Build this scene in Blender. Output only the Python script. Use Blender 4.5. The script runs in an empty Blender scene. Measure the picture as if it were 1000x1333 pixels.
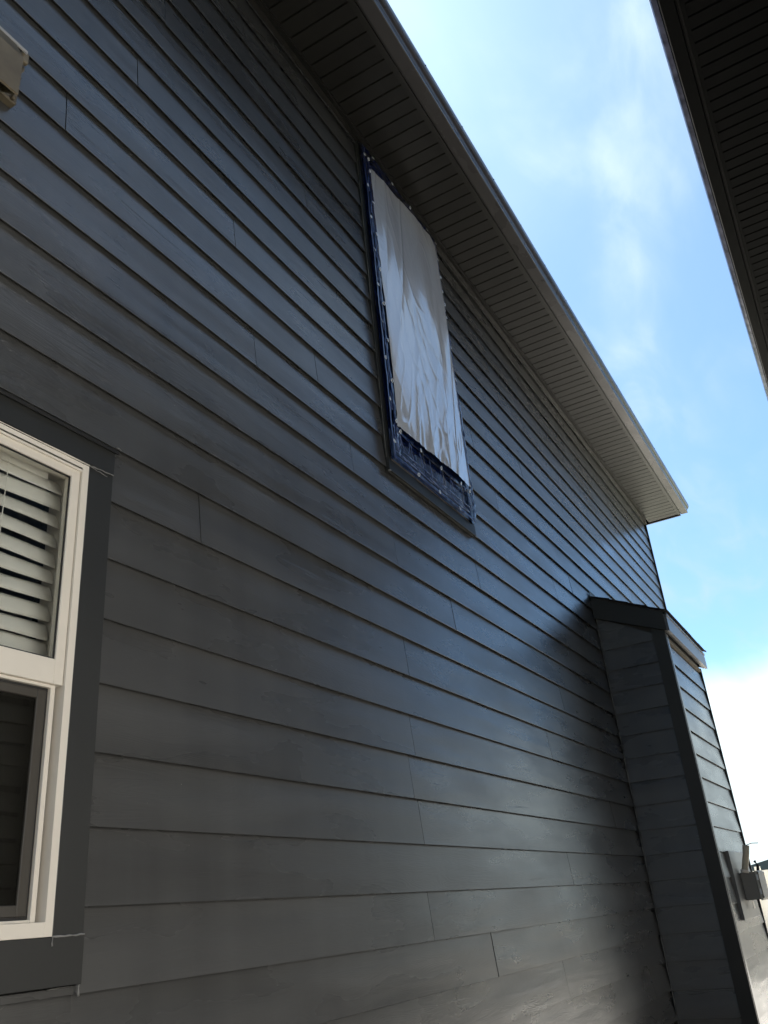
import bpy, bmesh, math, random
from mathutils import Vector, Matrix, noise
random.seed(11)
S = bpy.context.scene
COL = S.collection
rad = math.radians

# ------------------------------------------------------------------ camera
CAM = Vector((0.0, -1.6957, 1.5))
yaw, pitch, roll = 0.4821, 0.4506, -0.0932
f = Vector((math.cos(pitch)*math.cos(yaw), math.cos(pitch)*math.sin(yaw), math.sin(pitch)))
r = Vector((math.sin(yaw), -math.cos(yaw), 0.0))
u = r.cross(f)
c_, s_ = math.cos(roll), math.sin(roll)
r, u = c_*r + s_*u, -s_*r + c_*u
cd = bpy.data.cameras.new('camera')
cd.sensor_fit = 'VERTICAL'; cd.sensor_height = 24.0
cd.lens = 24.0*1091.07/1333.0
cd.clip_start = 0.05; cd.clip_end = 2000
cam = bpy.data.objects.new('camera', cd); COL.objects.link(cam)
M = Matrix((r, u, -f)).transposed().to_4x4(); M.translation = CAM
cam.matrix_world = M
S.camera = cam
S.render.resolution_x = 768; S.render.resolution_y = 1024

# ------------------------------------------------------------------ light
SUN_EL, SUN_AZ = rad(59), rad(31)      # azimuth counted from +X towards +Y
SKY = 0.05
world = bpy.data.worlds.new('World'); S.world = world; world.use_nodes = True
nt = world.node_tree; nt.nodes.clear()
def N(t, **k):
    n = nt.nodes.new(t)
    for a, b in k.items(): setattr(n, a, b)
    return n
def L(a, b): nt.links.new(a, b)
sky = N('ShaderNodeTexSky'); sky.sky_type = 'NISHITA'; sky.sun_disc = False
sky.sun_elevation = SUN_EL; sky.sun_rotation = math.pi/2 - SUN_AZ
sky.altitude = 900; sky.air_density = 1.0; sky.dust_density = 0.7; sky.ozone_density = 1.0
tc = N('ShaderNodeTexCoord'); sep = N('ShaderNodeSeparateXYZ'); L(tc.outputs['Generated'], sep.inputs[0])
def m(op, a, b=None, c=None, clamp=False):
    n = N('ShaderNodeMath', operation=op); n.use_clamp = clamp
    for i, v in enumerate((a, b, c)):
        if v is None: continue
        if isinstance(v, (int, float)): n.inputs[i].default_value = v
        else: L(v, n.inputs[i])
    return n.outputs[0]
z = m('MAXIMUM', sep.outputs[2], 0.0)
den = m('ADD', z, 0.18)
cmb = N('ShaderNodeCombineXYZ'); L(m('DIVIDE', sep.outputs[0], den), cmb.inputs[0]); L(m('DIVIDE', sep.outputs[1], den), cmb.inputs[1])
def cloud(scale, rot, sc, detail, lo, hi, dist, off):
    mp = N('ShaderNodeMapping'); mp.inputs['Rotation'].default_value = (0, 0, rot); mp.inputs['Scale'].default_value = sc
    mp.inputs['Location'].default_value = off
    L(cmb.outputs[0], mp.inputs[0])
    n = N('ShaderNodeTexNoise'); n.inputs['Scale'].default_value = scale; n.inputs['Detail'].default_value = detail
    n.inputs['Roughness'].default_value = 0.5; n.inputs['Distortion'].default_value = dist
    L(mp.outputs[0], n.inputs['Vector'])
    mr = N('ShaderNodeMapRange', interpolation_type='SMOOTHSTEP'); mr.inputs[1].default_value = lo; mr.inputs[2].default_value = hi
    L(n.outputs[0], mr.inputs[0]); return mr.outputs[0], n.outputs[0]
c1, n1 = cloud(1.5, 0.5, (1.0, 1.9, 1), 9, 0.36, 0.74, 0.9, (0.3, 2.1, 0))
c2, n2 = cloud(4.2, 0.9, (1.0, 2.2, 1), 10, 0.38, 0.70, 0.8, (5.2, 1.4, 0))
thin = m('MULTIPLY', c1, m('MULTIPLY_ADD', c2, 0.75, 0.25))
# cloud bank lying all round the horizon, with an uneven upper edge
edge = m('MULTIPLY_ADD', n1, 0.05, 0.150)
bank = N('ShaderNodeMapRange', interpolation_type='SMOOTHSTEP')
L(z, bank.inputs[0]); L(edge, bank.inputs[1]); L(m('ADD', edge, 0.075), bank.inputs[2])
bank.inputs[3].default_value = 1.0; bank.inputs[4].default_value = 0.0
mask = m('MAXIMUM', m('MULTIPLY_ADD', thin, 0.55, 0.14), m('MULTIPLY', bank.outputs[0], 0.97), clamp=True)
tint = N('ShaderNodeMix', data_type='RGBA', blend_type='MULTIPLY'); tint.inputs[0].default_value = 1.0
L(sky.outputs[0], tint.inputs[6]); tint.inputs[7].default_value = (0.56, 0.78, 0.90, 1)
mx = N('ShaderNodeMix', data_type='RGBA'); L(mask, mx.inputs[0]); L(tint.outputs[2], mx.inputs[6])
dt = N('ShaderNodeVectorMath', operation='DOT_PRODUCT'); L(tc.outputs['Generated'], dt.inputs[0])
dt.inputs[1].default_value = (math.cos(SUN_EL)*math.cos(SUN_AZ), math.cos(SUN_EL)*math.sin(SUN_AZ), math.sin(SUN_EL))
ph = m('MULTIPLY_ADD', m('POWER', m('MULTIPLY_ADD', dt.outputs['Value'], 0.5, 0.5), 4.0), 1.0, 0.45)
vs_ = N('ShaderNodeVectorMath', operation='SCALE'); vs_.inputs[0].default_value = (3.0, 3.5, 3.6); L(m('MULTIPLY', ph, m('MULTIPLY_ADD', bank.outputs[0], 0.9, 1.0)), vs_.inputs[3]); L(vs_.outputs[0], mx.inputs[7])
bg = N('ShaderNodeBackground'); bg.inputs[1].default_value = SKY; L(mx.outputs[2], bg.inputs[0])
wo = N('ShaderNodeOutputWorld'); L(bg.outputs[0], wo.inputs[0])

sd = bpy.data.lights.new('sun', 'SUN'); sd.energy = 5.0; sd.angle = rad(0.53); sd.color = (1.0, 0.965, 0.92)
so = bpy.data.objects.new('sun', sd); COL.objects.link(so)
sdir = Vector((math.cos(SUN_EL)*math.cos(SUN_AZ), math.cos(SUN_EL)*math.sin(SUN_AZ), math.sin(SUN_EL)))
so.rotation_euler = sdir.to_track_quat('Z', 'Y').to_euler(); so.location = (0, 0, 30)
S.view_settings.view_transform = 'Standard'; S.view_settings.look = 'None'
S.view_settings.gamma = 1.0; S.view_settings.use_curve_mapping = False
S.view_settings.exposure = 2.4
S.render.engine = 'CYCLES'
S.cycles.max_bounces = 8; S.cycles.diffuse_bounces = 5; S.cycles.transparent_max_bounces = 12

# ------------------------------------------------------------------ materials
def mat(name, col, rough=0.5, spec=0.5, metal=0.0, var=0.0, vscale=3.0, vstretch=(1, 1, 1), bump=0.0, bscale=40, bstretch=(1, 1, 1),
        bdist=0.002, col2=None, coat=0.0, rvar=0.0, extra=None):
    mt = bpy.data.materials.new(name); mt.use_nodes = True
    t = mt.node_tree; b = t.nodes['Principled BSDF']
    b.inputs['Base Color'].default_value = (*col, 1); b.inputs['Roughness'].default_value = rough
    b.inputs['Specular IOR Level'].default_value = spec; b.inputs['Metallic'].default_value = metal
    if coat: b.inputs['Coat Weight'].default_value = coat; b.inputs['Coat Roughness'].default_value = 0.08
    tcn = t.nodes.new('ShaderNodeTexCoord')
    def nz(scale, st, detail=6, dist=0.0):
        oi = t.nodes.new('ShaderNodeObjectInfo'); ad = t.nodes.new('ShaderNodeVectorMath'); ad.operation = 'MULTIPLY_ADD'
        cx = t.nodes.new('ShaderNodeCombineXYZ')
        for i in range(3): t.links.new(oi.outputs['Random'], cx.inputs[i])
        mp = t.nodes.new('ShaderNodeMapping'); mp.inputs['Scale'].default_value = st
        t.links.new(tcn.outputs['Object'], mp.inputs[0])
        t.links.new(cx.outputs[0], ad.inputs[0]); ad.inputs[1].default_value = (37, 53, 71); t.links.new(mp.outputs[0], ad.inputs[2])
        n = t.nodes.new('ShaderNodeTexNoise'); n.inputs['Scale'].default_value = scale; n.inputs['Detail'].default_value = detail
        n.inputs['Distortion'].default_value = dist
        t.links.new(ad.outputs[0], n.inputs['Vector']); return n
    if var or col2:
        n = nz(vscale, vstretch)
        cr = t.nodes.new('ShaderNodeMapRange'); cr.inputs[1].default_value = 0.3; cr.inputs[2].default_value = 0.7
        t.links.new(n.outputs[0], cr.inputs[0])
        mxx = t.nodes.new('ShaderNodeMix'); mxx.data_type = 'RGBA'
        c2 = col2 or tuple(min(1, v*(1+var)) for v in col)
        c1 = col if col2 else tuple(v*(1-var) for v in col)
        mxx.inputs[6].default_value = (*c1, 1); mxx.inputs[7].default_value = (*c2, 1)
        t.links.new(cr.outputs[0], mxx.inputs[0]); t.links.new(mxx.outputs[2], b.inputs['Base Color'])
    if rvar:
        n = nz(2.3, (1, 1, 4)); mr = t.nodes.new('ShaderNodeMapRange')
        mr.inputs[1].default_value = 0.3; mr.inputs[2].default_value = 0.7; mr.inputs[3].default_value = rough-rvar; mr.inputs[4].default_value = rough+rvar
        t.links.new(n.outputs[0], mr.inputs[0]); t.links.new(mr.outputs[0], b.inputs['Roughness'])
    if bump:
        n = nz(bscale, bstretch, 4, 0.4)
        bp = t.nodes.new('ShaderNodeBump'); bp.inputs['Strength'].default_value = bump; bp.inputs['Distance'].default_value = bdist
        t.links.new(n.outputs[0], bp.inputs['Height']); t.links.new(bp.outputs[0], b.inputs['Normal'])
    if extra: extra(t, b, nz)
    return mt

def siding(name, axis, col=(0.060, 0.0600, 0.0592)):
    def lng(a, b): return (a, 1, b) if axis == 'x' else (1, a, b)
    mt = bpy.data.materials.new(name); mt.use_nodes = True
    t = mt.node_tree; b = t.nodes['Principled BSDF']; lk = t.links.new
    b.inputs['Specular IOR Level'].default_value = 0.75
    geo = t.nodes.new('ShaderNodeTexCoord'); oi = t.nodes.new('ShaderNodeObjectInfo')
    cx = t.nodes.new('ShaderNodeCombineXYZ')
    for i in range(3): lk(oi.outputs['Random'], cx.inputs[i])
    def nz(scale, st, detail=5, dist=0.0, rough=0.5):
        mp = t.nodes.new('ShaderNodeMapping'); mp.inputs['Scale'].default_value = st; lk(geo.outputs['Object'], mp.inputs[0])
        ad = t.nodes.new('ShaderNodeVectorMath'); ad.operation = 'MULTIPLY_ADD'
        lk(cx.outputs[0], ad.inputs[0]); ad.inputs[1].default_value = (37, 53, 71); lk(mp.outputs[0], ad.inputs[2])
        n = t.nodes.new('ShaderNodeTexNoise'); n.inputs['Scale'].default_value = scale; n.inputs['Detail'].default_value = detail
        n.inputs['Distortion'].default_value = dist; n.inputs['Roughness'].default_value = rough
        lk(ad.outputs[0], n.inputs['Vector']); return n.outputs[0]
    def mr(a, lo, hi, o1, o2):
        n = t.nodes.new('ShaderNodeMapRange'); lk(a, n.inputs[0])
        for i, v in enumerate((lo, hi, o1, o2)): n.inputs[i+1].default_value = v
        return n.outputs[0]
    def mm(op, a, bb):
        n = t.nodes.new('ShaderNodeMath'); n.operation = op
        for i, v in enumerate((a, bb)):
            if isinstance(v, (int, float)): n.inputs[i].default_value = v
            else: lk(v, n.inputs[i])
        return n.outputs[0]
    # embossed cedar grain: long contour lines of a stretched noise
    g = nz(1.0, lng(1.6, 16), 2, 0.3)
    rings = mm('SINE', mm('MULTIPLY', g, 150.0), 0)
    fine = nz(1.0, lng(5, 120), 3, 0.2)
    patch = mr(nz(1.0, lng(0.9, 5), 2), 0.38, 0.66, 0.45, 1.0)
    grain = mm('MULTIPLY', mm('ADD', mm('MULTIPLY', rings, 0.5), mm('MULTIPLY', fine, 1.1)), patch)
    wav = nz(1.0, lng(0.8, 5.5), 2)
    b1 = t.nodes.new('ShaderNodeBump'); b1.inputs['Strength'].default_value = 1.0; b1.inputs['Distance'].default_value = 0.006
    lk(wav, b1.inputs['Height'])
    b2 = t.nodes.new('ShaderNodeBump'); b2.inputs['Strength'].default_value = 0.17; b2.inputs['Distance'].default_value = 0.0011
    lk(grain, b2.inputs['Height']); lk(b1.outputs[0], b2.inputs['Normal']); lk(b2.outputs[0], b.inputs['Normal'])
    # colour: each board a touch different, faint streaks of dust and a few rub marks
    v = mm('ADD', mr(oi.outputs['Random'], 0, 1, -0.07, 0.07), mr(nz(1.0, lng(1.2, 8), 5), 0.3, 0.7, -0.13, 0.13))
    dust = mr(nz(1.0, lng(1.3, 4.0), 5, 0.0, 0.55), 0.50, 0.85, 0.0, 0.30)
    gp = t.nodes.new('ShaderNodeNewGeometry'); mps = t.nodes.new('ShaderNodeMapping'); mps.inputs['Scale'].default_value = (9, 9, 0.55)
    lk(gp.outputs['Position'], mps.inputs[0]); ns = t.nodes.new('ShaderNodeTexNoise'); ns.inputs['Scale'].default_value = 1.0; ns.inputs['Detail'].default_value = 5
    lk(mps.outputs[0], ns.inputs['Vector']); v = mm('ADD', v, mr(ns.outputs[0], 0.35, 0.75, -0.07, 0.13))
    hs = t.nodes.new('ShaderNodeHueSaturation'); hs.inputs['Color'].default_value = (*col, 1)
    lk(mm('ADD', v, 1.0), hs.inputs['Value'])
    mx_ = t.nodes.new('ShaderNodeMix'); mx_.data_type = 'RGBA'; lk(dust, mx_.inputs[0]); lk(hs.outputs[0], mx_.inputs[6])
    mx_.inputs[7].default_value = (0.070, 0.067, 0.061, 1)
    # tiny pale specks of dried paint
    vo = t.nodes.new('ShaderNodeTexVoronoi'); vo.inputs['Scale'].default_value = 9.0
    ad = t.nodes.new('ShaderNodeVectorMath'); ad.operation = 'MULTIPLY_ADD'; lk(cx.outputs[0], ad.inputs[0]); ad.inputs[1].default_value = (37, 53, 71)
    lk(geo.outputs['Object'], ad.inputs[2]); lk(ad.outputs[0], vo.inputs['Vector'])
    sel = mm('GREATER_THAN', mr(vo.outputs['Color'], 0, 1, 0, 1), 0.62)
    spk = mm('MULTIPLY', mm('LESS_THAN', vo.outputs['Distance'], 0.018), sel)
    m3 = t.nodes.new('ShaderNodeMix'); m3.data_type = 'RGBA'; lk(spk, m3.inputs[0]); lk(mx_.outputs[2], m3.inputs[6]); m3.inputs[7].default_value = (0.28, 0.27, 0.24, 1)
    lk(m3.outputs[2], b.inputs['Base Color'])
    lk(mr(nz(1.0, lng(1.5, 6), 4), 0.3, 0.7, 0.23, 0.35), b.inputs['Roughness'])
    return mt

MS_X = siding('painted_siding', 'x'); MS_Y = siding('painted_siding_return', 'y')
M_TRIM = mat('painted_trim', (0.0165, 0.0170, 0.0160), 0.5, var=0.12, bump=0.25, bscale=60, bstretch=(1, 1, 0.3), bdist=0.001)
M_SHEATH = mat('sheathing', (0.03, 0.03, 0.03), 0.9, var=0.1)
M_SOFFIT = mat('soffit_metal', (0.0155, 0.0145, 0.0125), 0.42, 0.4, var=0.12, vscale=1.5, bump=0.15, bscale=6, bdist=0.004)
M_SOFGAP = mat('soffit_groove', (0.010, 0.010, 0.009), 0.8)
M_CHAN = mat('soffit_channel_metal', (0.017, 0.0155, 0.013), 0.42, 0.5, var=0.12, vscale=2)
M_GUT = mat('gutter_metal', (0.075, 0.070, 0.070), 0.28, 0.5, var=0.12, vscale=3, vstretch=(0.4, 3, 3), bump=0.3, bscale=2.0, bstretch=(1, 1, 1), bdist=0.01, rvar=0.08)
M_LIP = mat('gutter_lip_metal', (0.16, 0.15, 0.13), 0.35, 0.5, var=0.2)
M_VINYL = mat('cream_vinyl', (0.74, 0.69, 0.61), 0.38, 0.5, var=0.03, vscale=6)
M_VGROOVE = mat('vinyl_groove_shade', (0.42, 0.44, 0.47), 0.4, 0.5)  # vinyl in the groove; its blue-grey shade is put into the colour
M_BRONZE = mat('bronze_screen_frame', (0.045, 0.040, 0.033), 0.4, 0.5, var=0.1)
M_GASKET = mat('black_gasket', (0.01, 0.01, 0.01), 0.5)
M_BLIND = mat('blind_slat', (0.92, 0.90, 0.85), 0.45, 0.4, var=0.04, vscale=4)
M_CAULK = mat('caulk', (0.20, 0.20, 0.195), 0.6, var=0.3, vscale=30)
M_CAULKD = mat('painted_caulk', (0.11, 0.11, 0.105), 0.55, var=0.5, vscale=14)
M_SHING = mat('asphalt_shingle', (0.022, 0.021, 0.022), 0.9, 0.3, var=0.4, vscale=60, bump=0.6, bscale=200, bdist=0.003)
M_BEIGE = mat('beige_plastic', (0.19, 0.16, 0.11), 0.5, 0.4, col2=(0.10, 0.08, 0.05), vscale=9, bump=0.3, bscale=30, bdist=0.003)
M_DARK = mat('dark_opening', (0.012, 0.011, 0.008), 0.8)
M_BOX = mat('grey_utility_metal', (0.20, 0.19, 0.17), 0.5, 0.5, var=0.08)
M_BLK = mat('painted_block', (0.12, 0.12, 0.117), 0.35, var=0.1)
M_COND = mat('cream_conduit', (0.55, 0.50, 0.38), 0.5, 0.4, var=0.06)
M_ROOM = mat('room_wall', (0.35, 0.33, 0.30), 0.9)
M_CONC = mat('foundation_concrete', (0.28, 0.27, 0.25), 0.9, var=0.15, bump=0.4, bscale=30, bdist=0.004)
M_GRAVEL = mat('gravel_ground', (0.10, 0.092, 0.08), 0.95, 0.2, col2=(0.16, 0.148, 0.13), vscale=25, bump=0.8, bscale=60, bdist=0.02)
M_GRASS = mat('lawn', (0.05, 0.075, 0.025), 0.95, 0.2, col2=(0.11, 0.12, 0.05), vscale=0.6, bump=0.5, bscale=40, bdist=0.03)
M_FENCE = mat('white_vinyl_fence', (0.78, 0.74, 0.64), 0.5, 0.4, var=0.03)
M_FARROOF = mat('far_roof', (0.10, 0.115, 0.14), 0.9, 0.2, var=0.1)
M_FARWALL = mat('far_wall', (0.34, 0.35, 0.36), 0.9, 0.2, var=0.05)
M_NWALL = mat('bounce_neighbour_siding', (0.82, 0.80, 0.75), 0.33, 0.6, var=0.05)  # unseen wall, paleness chosen to bounce light onto our siding
M_STEEL = mat('grommet_metal', (0.70, 0.72, 0.75), 0.3, 0.5, metal=0.8, var=0.1)
def perforate(t, b, nz):
    tcn = t.nodes.new('ShaderNodeTexCoord'); vo = t.nodes.new('ShaderNodeTexVoronoi'); vo.inputs['Scale'].default_value = 85
    vo.inputs['Randomness'].default_value = 0.15; t.links.new(tcn.outputs['Object'], vo.inputs['Vector'])
    mr = t.nodes.new('ShaderNodeMapRange'); mr.inputs[1].default_value = 0.22; mr.inputs[2].default_value = 0.34
    t.links.new(vo.outputs['Distance'], mr.inputs[0])
    mx_ = t.nodes.new('ShaderNodeMix'); mx_.data_type = 'RGBA'; mx_.inputs[6].default_value = (0.002, 0.002, 0.002, 1); mx_.inputs[7].default_value = (0.004, 0.0041, 0.0046, 1)
    t.links.new(mr.outputs[0], mx_.inputs[0]); t.links.new(mx_.outputs[2], b.inputs['Base Color'])
M_NSOF = mat('perforated_soffit', (0.03, 0.03, 0.03), 0.75, 0.15, extra=perforate)
M_NCHAN = mat('dark_fascia_metal', (0.0036, 0.0037, 0.0040), 0.75, 0.15, var=0.08)
M_NGUT = mat('gutter_front_sky_tint', (0.08, 0.085, 0.13), 0.25, 0.7, col2=(0.24, 0.25, 0.36), vscale=11, vstretch=(1, 1, 1), bump=0.6, bscale=9, bdist=0.006)  # bluish mottling stands in for reflected sky

def glass_mat():
    mt = bpy.data.materials.new('window_glass'); mt.use_nodes = True; t = mt.node_tree; t.nodes.clear()
    o = t.nodes.new('ShaderNodeOutputMaterial'); mxs = t.nodes.new('ShaderNodeMixShader')
    tr = t.nodes.new('ShaderNodeBsdfTransparent'); tr.inputs[0].default_value = (0.965, 0.975, 0.965, 1)
    gl = t.nodes.new('ShaderNodeBsdfGlossy'); gl.inputs['Roughness'].default_value = 0.01
    lw = t.nodes.new('ShaderNodeLayerWeight'); lw.inputs[0].default_value = 0.5
    pw = t.nodes.new('ShaderNodeMath'); pw.operation = 'POWER'; t.links.new(lw.outputs['Facing'], pw.inputs[0]); pw.inputs[1].default_value = 4.0
    fr = t.nodes.new('ShaderNodeMath'); fr.operation = 'MULTIPLY_ADD'; t.links.new(pw.outputs[0], fr.inputs[0]); fr.inputs[1].default_value = 0.8; fr.inputs[2].default_value = 0.13
    nn = t.nodes.new('ShaderNodeTexNoise'); nn.inputs['Scale'].default_value = 2.0
    bp = t.nodes.new('ShaderNodeBump'); bp.inputs['Distance'].default_value = 0.004; bp.inputs['Strength'].default_value = 0.3
    t.links.new(nn.outputs[0], bp.inputs['Height']); t.links.new(bp.outputs[0], gl.inputs['Normal'])
    t.links.new(fr.outputs[0], mxs.inputs[0]); t.links.new(tr.outputs[0], mxs.inputs[1]); t.links.new(gl.outputs[0], mxs.inputs[2])
    t.links.new(mxs.outputs[0], o.inputs[0]); return mt
M_GLASS = glass_mat()
def screen_mat():
    mt = bpy.data.materials.new('insect_screen'); mt.use_nodes = True; t = mt.node_tree; t.nodes.clear()
    o = t.nodes.new('ShaderNodeOutputMaterial'); mxs = t.nodes.new('ShaderNodeMixShader'); mxs.inputs[0].default_value = 0.62
    tr = t.nodes.new('ShaderNodeBsdfTransparent'); df = t.nodes.new('ShaderNodeBsdfDiffuse'); df.inputs[0].default_value = (0.014, 0.0135, 0.0115, 1)
    t.links.new(tr.outputs[0], mxs.inputs[1]); t.links.new(df.outputs[0], mxs.inputs[2]); t.links.new(mxs.outputs[0], o.inputs[0]); return mt
M_SCREEN = screen_mat()
def sheet_fine(t, b, nz):
    n = nz(1.0, (11, 5, 3.5), 3, 1.0); n.inputs['Roughness'].default_value = 0.55
    bp = t.nodes.new('ShaderNodeBump'); bp.inputs['Strength'].default_value = 0.35; bp.inputs['Distance'].default_value = 0.005
    t.links.new(n.outputs[0], bp.inputs['Height']); t.links.new(bp.outputs[0], b.inputs['Normal']); t.links.new(bp.outputs[0], b.inputs['Coat Normal'])
M_SHEET = mat('milky_plastic_sheet', (0.56, 0.58, 0.62), 0.2, 0.6, var=0.04, vscale=3, coat=1.0, extra=sheet_fine)
def navy_fine(t, b, nz):
    n = nz(1.0, (14, 8, 18), 3, 1.0)
    bp = t.nodes.new('ShaderNodeBump'); bp.inputs['Strength'].default_value = 0.25; bp.inputs['Distance'].default_value = 0.004
    t.links.new(n.outputs[0], bp.inputs['Height']); t.links.new(bp.outputs[0], b.inputs['Normal'])
M_NAVY = mat('sky_navy_film', (0.003, 0.007, 0.035), 0.2, 0.5, col2=(0.006, 0.018, 0.09), vscale=10, coat=0.15, extra=navy_fine)  # blue sky reflection on clear film, put into the base colour
M_TAPE = mat('navy_webbing', (0.006, 0.014, 0.07), 0.28, 0.5, col2=(0.02, 0.045, 0.17), vscale=10, vstretch=(1, 1, 0.3), bump=0.4, bscale=30, bdist=0.003)

# ------------------------------------------------------------------ mesh helpers
WLOC = {}
def link(o, parent, loc):
    COL.objects.link(o)
    p = Vector((0, 0, 0))
    if parent is not None: o.parent = parent; p = WLOC[parent.name]
    o.location = Vector(loc) - p; WLOC[o.name] = Vector(loc); return o
def tagit(o, label=None, cat=None, group=None, kind=None):
    for k, v in (('label', label), ('category', cat), ('group', group), ('kind', kind)):
        if v: o[k] = v
    return o
def empty(name, loc, label=None, cat=None, group=None, parent=None):
    o = bpy.data.objects.new(name, None); o.empty_display_size = 0.2
    link(o, parent, loc); return tagit(o, label, cat, group)
class MB:
    def __init__(s): s.v = []; s.f = []
    def add(s, vs, fs):
        b = len(s.v); s.v += [tuple(p) for p in vs]; s.f += [tuple(b+i for i in q) for q in fs]; return s
    def box(s, x0, x1, y0, y1, z0, z1):
        return s.add([(x0,y0,z0),(x1,y0,z0),(x1,y1,z0),(x0,y1,z0),(x0,y0,z1),(x1,y0,z1),(x1,y1,z1),(x0,y1,z1)],
                     [(0,3,2,1),(4,5,6,7),(0,1,5,4),(1,2,6,5),(2,3,7,6),(3,0,4,7)])
    def prism(s, pts, a0, a1, axis='x'):
        """pts: (p,q) polygon; extruded along axis. x: (y,z); y: (x,z); z: (x,y)"""
        n = len(pts)
        def P(a, p):
            return {'x': (a, p[0], p[1]), 'y': (p[0], a, p[1]), 'z': (p[0], p[1], a)}[axis]
        vs = [P(a0, p) for p in pts] + [P(a1, p) for p in pts]
        fs = [tuple(range(n)), tuple(range(2*n-1, n-1, -1))] + [(i, i+n, (i+1) % n+n, (i+1) % n) for i in range(n)]
        return s.add(vs, fs)
    def tube(s, path, rr, seg=10):
        path = [Vector(p) for p in path]; rings = []
        for i, p in enumerate(path):
            d = (path[min(i+1, len(path)-1)] - path[max(i-1, 0)]).normalized()
            a = d.cross(Vector((0, 0, 1)) if abs(d.z) < 0.9 else Vector((1, 0, 0))).normalized(); b = d.cross(a)
            R = rr[i] if isinstance(rr, (list, tuple)) else rr
            rings.append([p + a*math.cos(2*math.pi*k/seg)*R + b*math.sin(2*math.pi*k/seg)*R for k in range(seg)])
        vs = [q for rg in rings for q in rg]; fs = []
        for i in range(len(path)-1):
            for k in range(seg): fs.append((i*seg+k, i*seg+(k+1) % seg, (i+1)*seg+(k+1) % seg, (i+1)*seg+k))
        fs += [tuple(range(seg-1, -1, -1)), tuple(range((len(path)-1)*seg, len(path)*seg))]
        return s.add(vs, fs)
    def build(s, name, mt, parent=None, smooth=False, bevel=0, label=None, cat=None, group=None, kind=None):
        lo = [min(p[i] for p in s.v) for i in range(3)]; hi = [max(p[i] for p in s.v) for i in range(3)]
        c = Vector(((lo[0]+hi[0])/2, (lo[1]+hi[1])/2, (lo[2]+hi[2])/2))
        me = bpy.data.meshes.new(name); me.from_pydata([tuple(Vector(p)-c) for p in s.v], [], s.f)
        bm = bmesh.new(); bm.from_mesh(me); bmesh.ops.recalc_face_normals(bm, faces=bm.faces)
        if bevel: bmesh.ops.bevel(bm, geom=bm.edges[:], offset=bevel, segments=1, affect='EDGES')
        bm.to_mesh(me); bm.free()
        me.materials.append(mt)
        if smooth:
            for q in me.polygons: q.use_smooth = True
        o = bpy.data.objects.new(name, me); link(o, parent, c)
        return tagit(o, label, cat, group, kind)
def box(name, mt, parent, x0, x1, y0, y1, z0, z1, **k): return MB().box(x0, x1, y0, y1, z0, z1).build(name, mt, parent, **k)
def ring(mb, x0, x1, z0, z1, y0, y1, wl, wr, wb, wt):
    mb.box(x0, x0+wl, y0, y1, z0, z1); mb.box(x1-wr, x1, y0, y1, z0, z1)
    mb.box(x0+wl, x1-wr, y0+0.0003, y1, z0, z0+wb); mb.box(x0+wl, x1-wr, y0+0.0003, y1, z1-wt, z1); return mb
def holes(X0, X1, Z0, Z1, ops):
    xs = sorted({X0, X1, *[o[0] for o in ops], *[o[1] for o in ops]}); zs = sorted({Z0, Z1, *[o[2] for o in ops], *[o[3] for o in ops]})
    out = []
    for a, b in zip(xs, xs[1:]):
        run = None
        for c, d in zip(zs, zs[1:]):
            ins = any(o[0] <= a and b <= o[1] and o[2] <= c and d <= o[3] for o in ops)
            if ins:
                if run: out.append((a, b, *run)); run = None
            else: run = (run[0], d) if run else (c, d)
        if run: out.append((a, b, *run))
    return out

# ------------------------------------------------------------------ ground
tagit(MB().box(-250, 400, -300, 300, -0.6, -0.004).build('ground', M_GRASS), kind='structure')
tagit(MB().box(-8, 10.2, -3.2, 0.4, -0.2, 0.0).build('gravel_path', M_GRAVEL), kind='structure')
M_PAVE = mat('bounce_concrete', (0.42, 0.40, 0.36), 0.9, 0.3, var=0.08, vscale=2, bump=0.3, bscale=50, bdist=0.003)
tagit(MB().box(10.2, 21.5, -14, 12, -0.2, 0.004).build('bounce_paving', M_PAVE), kind='structure')  # unseen ground, made pale to bounce sunlight into the passage

# ------------------------------------------------------------------ our house
EX, Z0 = 0.178, 1.7631
XE = 10.60; XW = -4.0; ZS = 5.97
house = empty('house', (XW, 0, 0), 'two-storey dark grey lap-sided house filling the left, its near eave across the top', 'house')
LOW = (0.53, 1.43, 1.527, 2.715); UP = (3.335, 4.335, 3.595, 5.84)
wall = MB()
for a, b, c, d in holes(XW, XE-0.02, 0.30, ZS+0.1, [LOW, UP]): wall.box(a, b, 0.012, 0.15, c, d)
wall = wall.build('wall', M_SHEATH, house)
box('foundation', M_CONC, house, XW, XE-0.03, 0.02, 0.25, -0.3, 0.30)
MB().prism([(0.151, -0.1), (9, -0.1), (9, ZS+0.1), (4.6, ZS+2.3), (0.151, ZS+0.1)], XE-0.14, XE-0.01, 'x').build('gable_wall', M_SHEATH, house)
MB().prism([(0.151, -0.1), (9, -0.1), (9, ZS+0.1), (4.6, ZS+2.3), (0.151, ZS+0.1)], XW, XW+0.13, 'x').build('gable_wall', M_SHEATH, house)
box('back_wall', M_SHEATH, house, XW+0.131, XE-0.141, 8.85, 9.0, -0.1, ZS+0.1)

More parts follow.
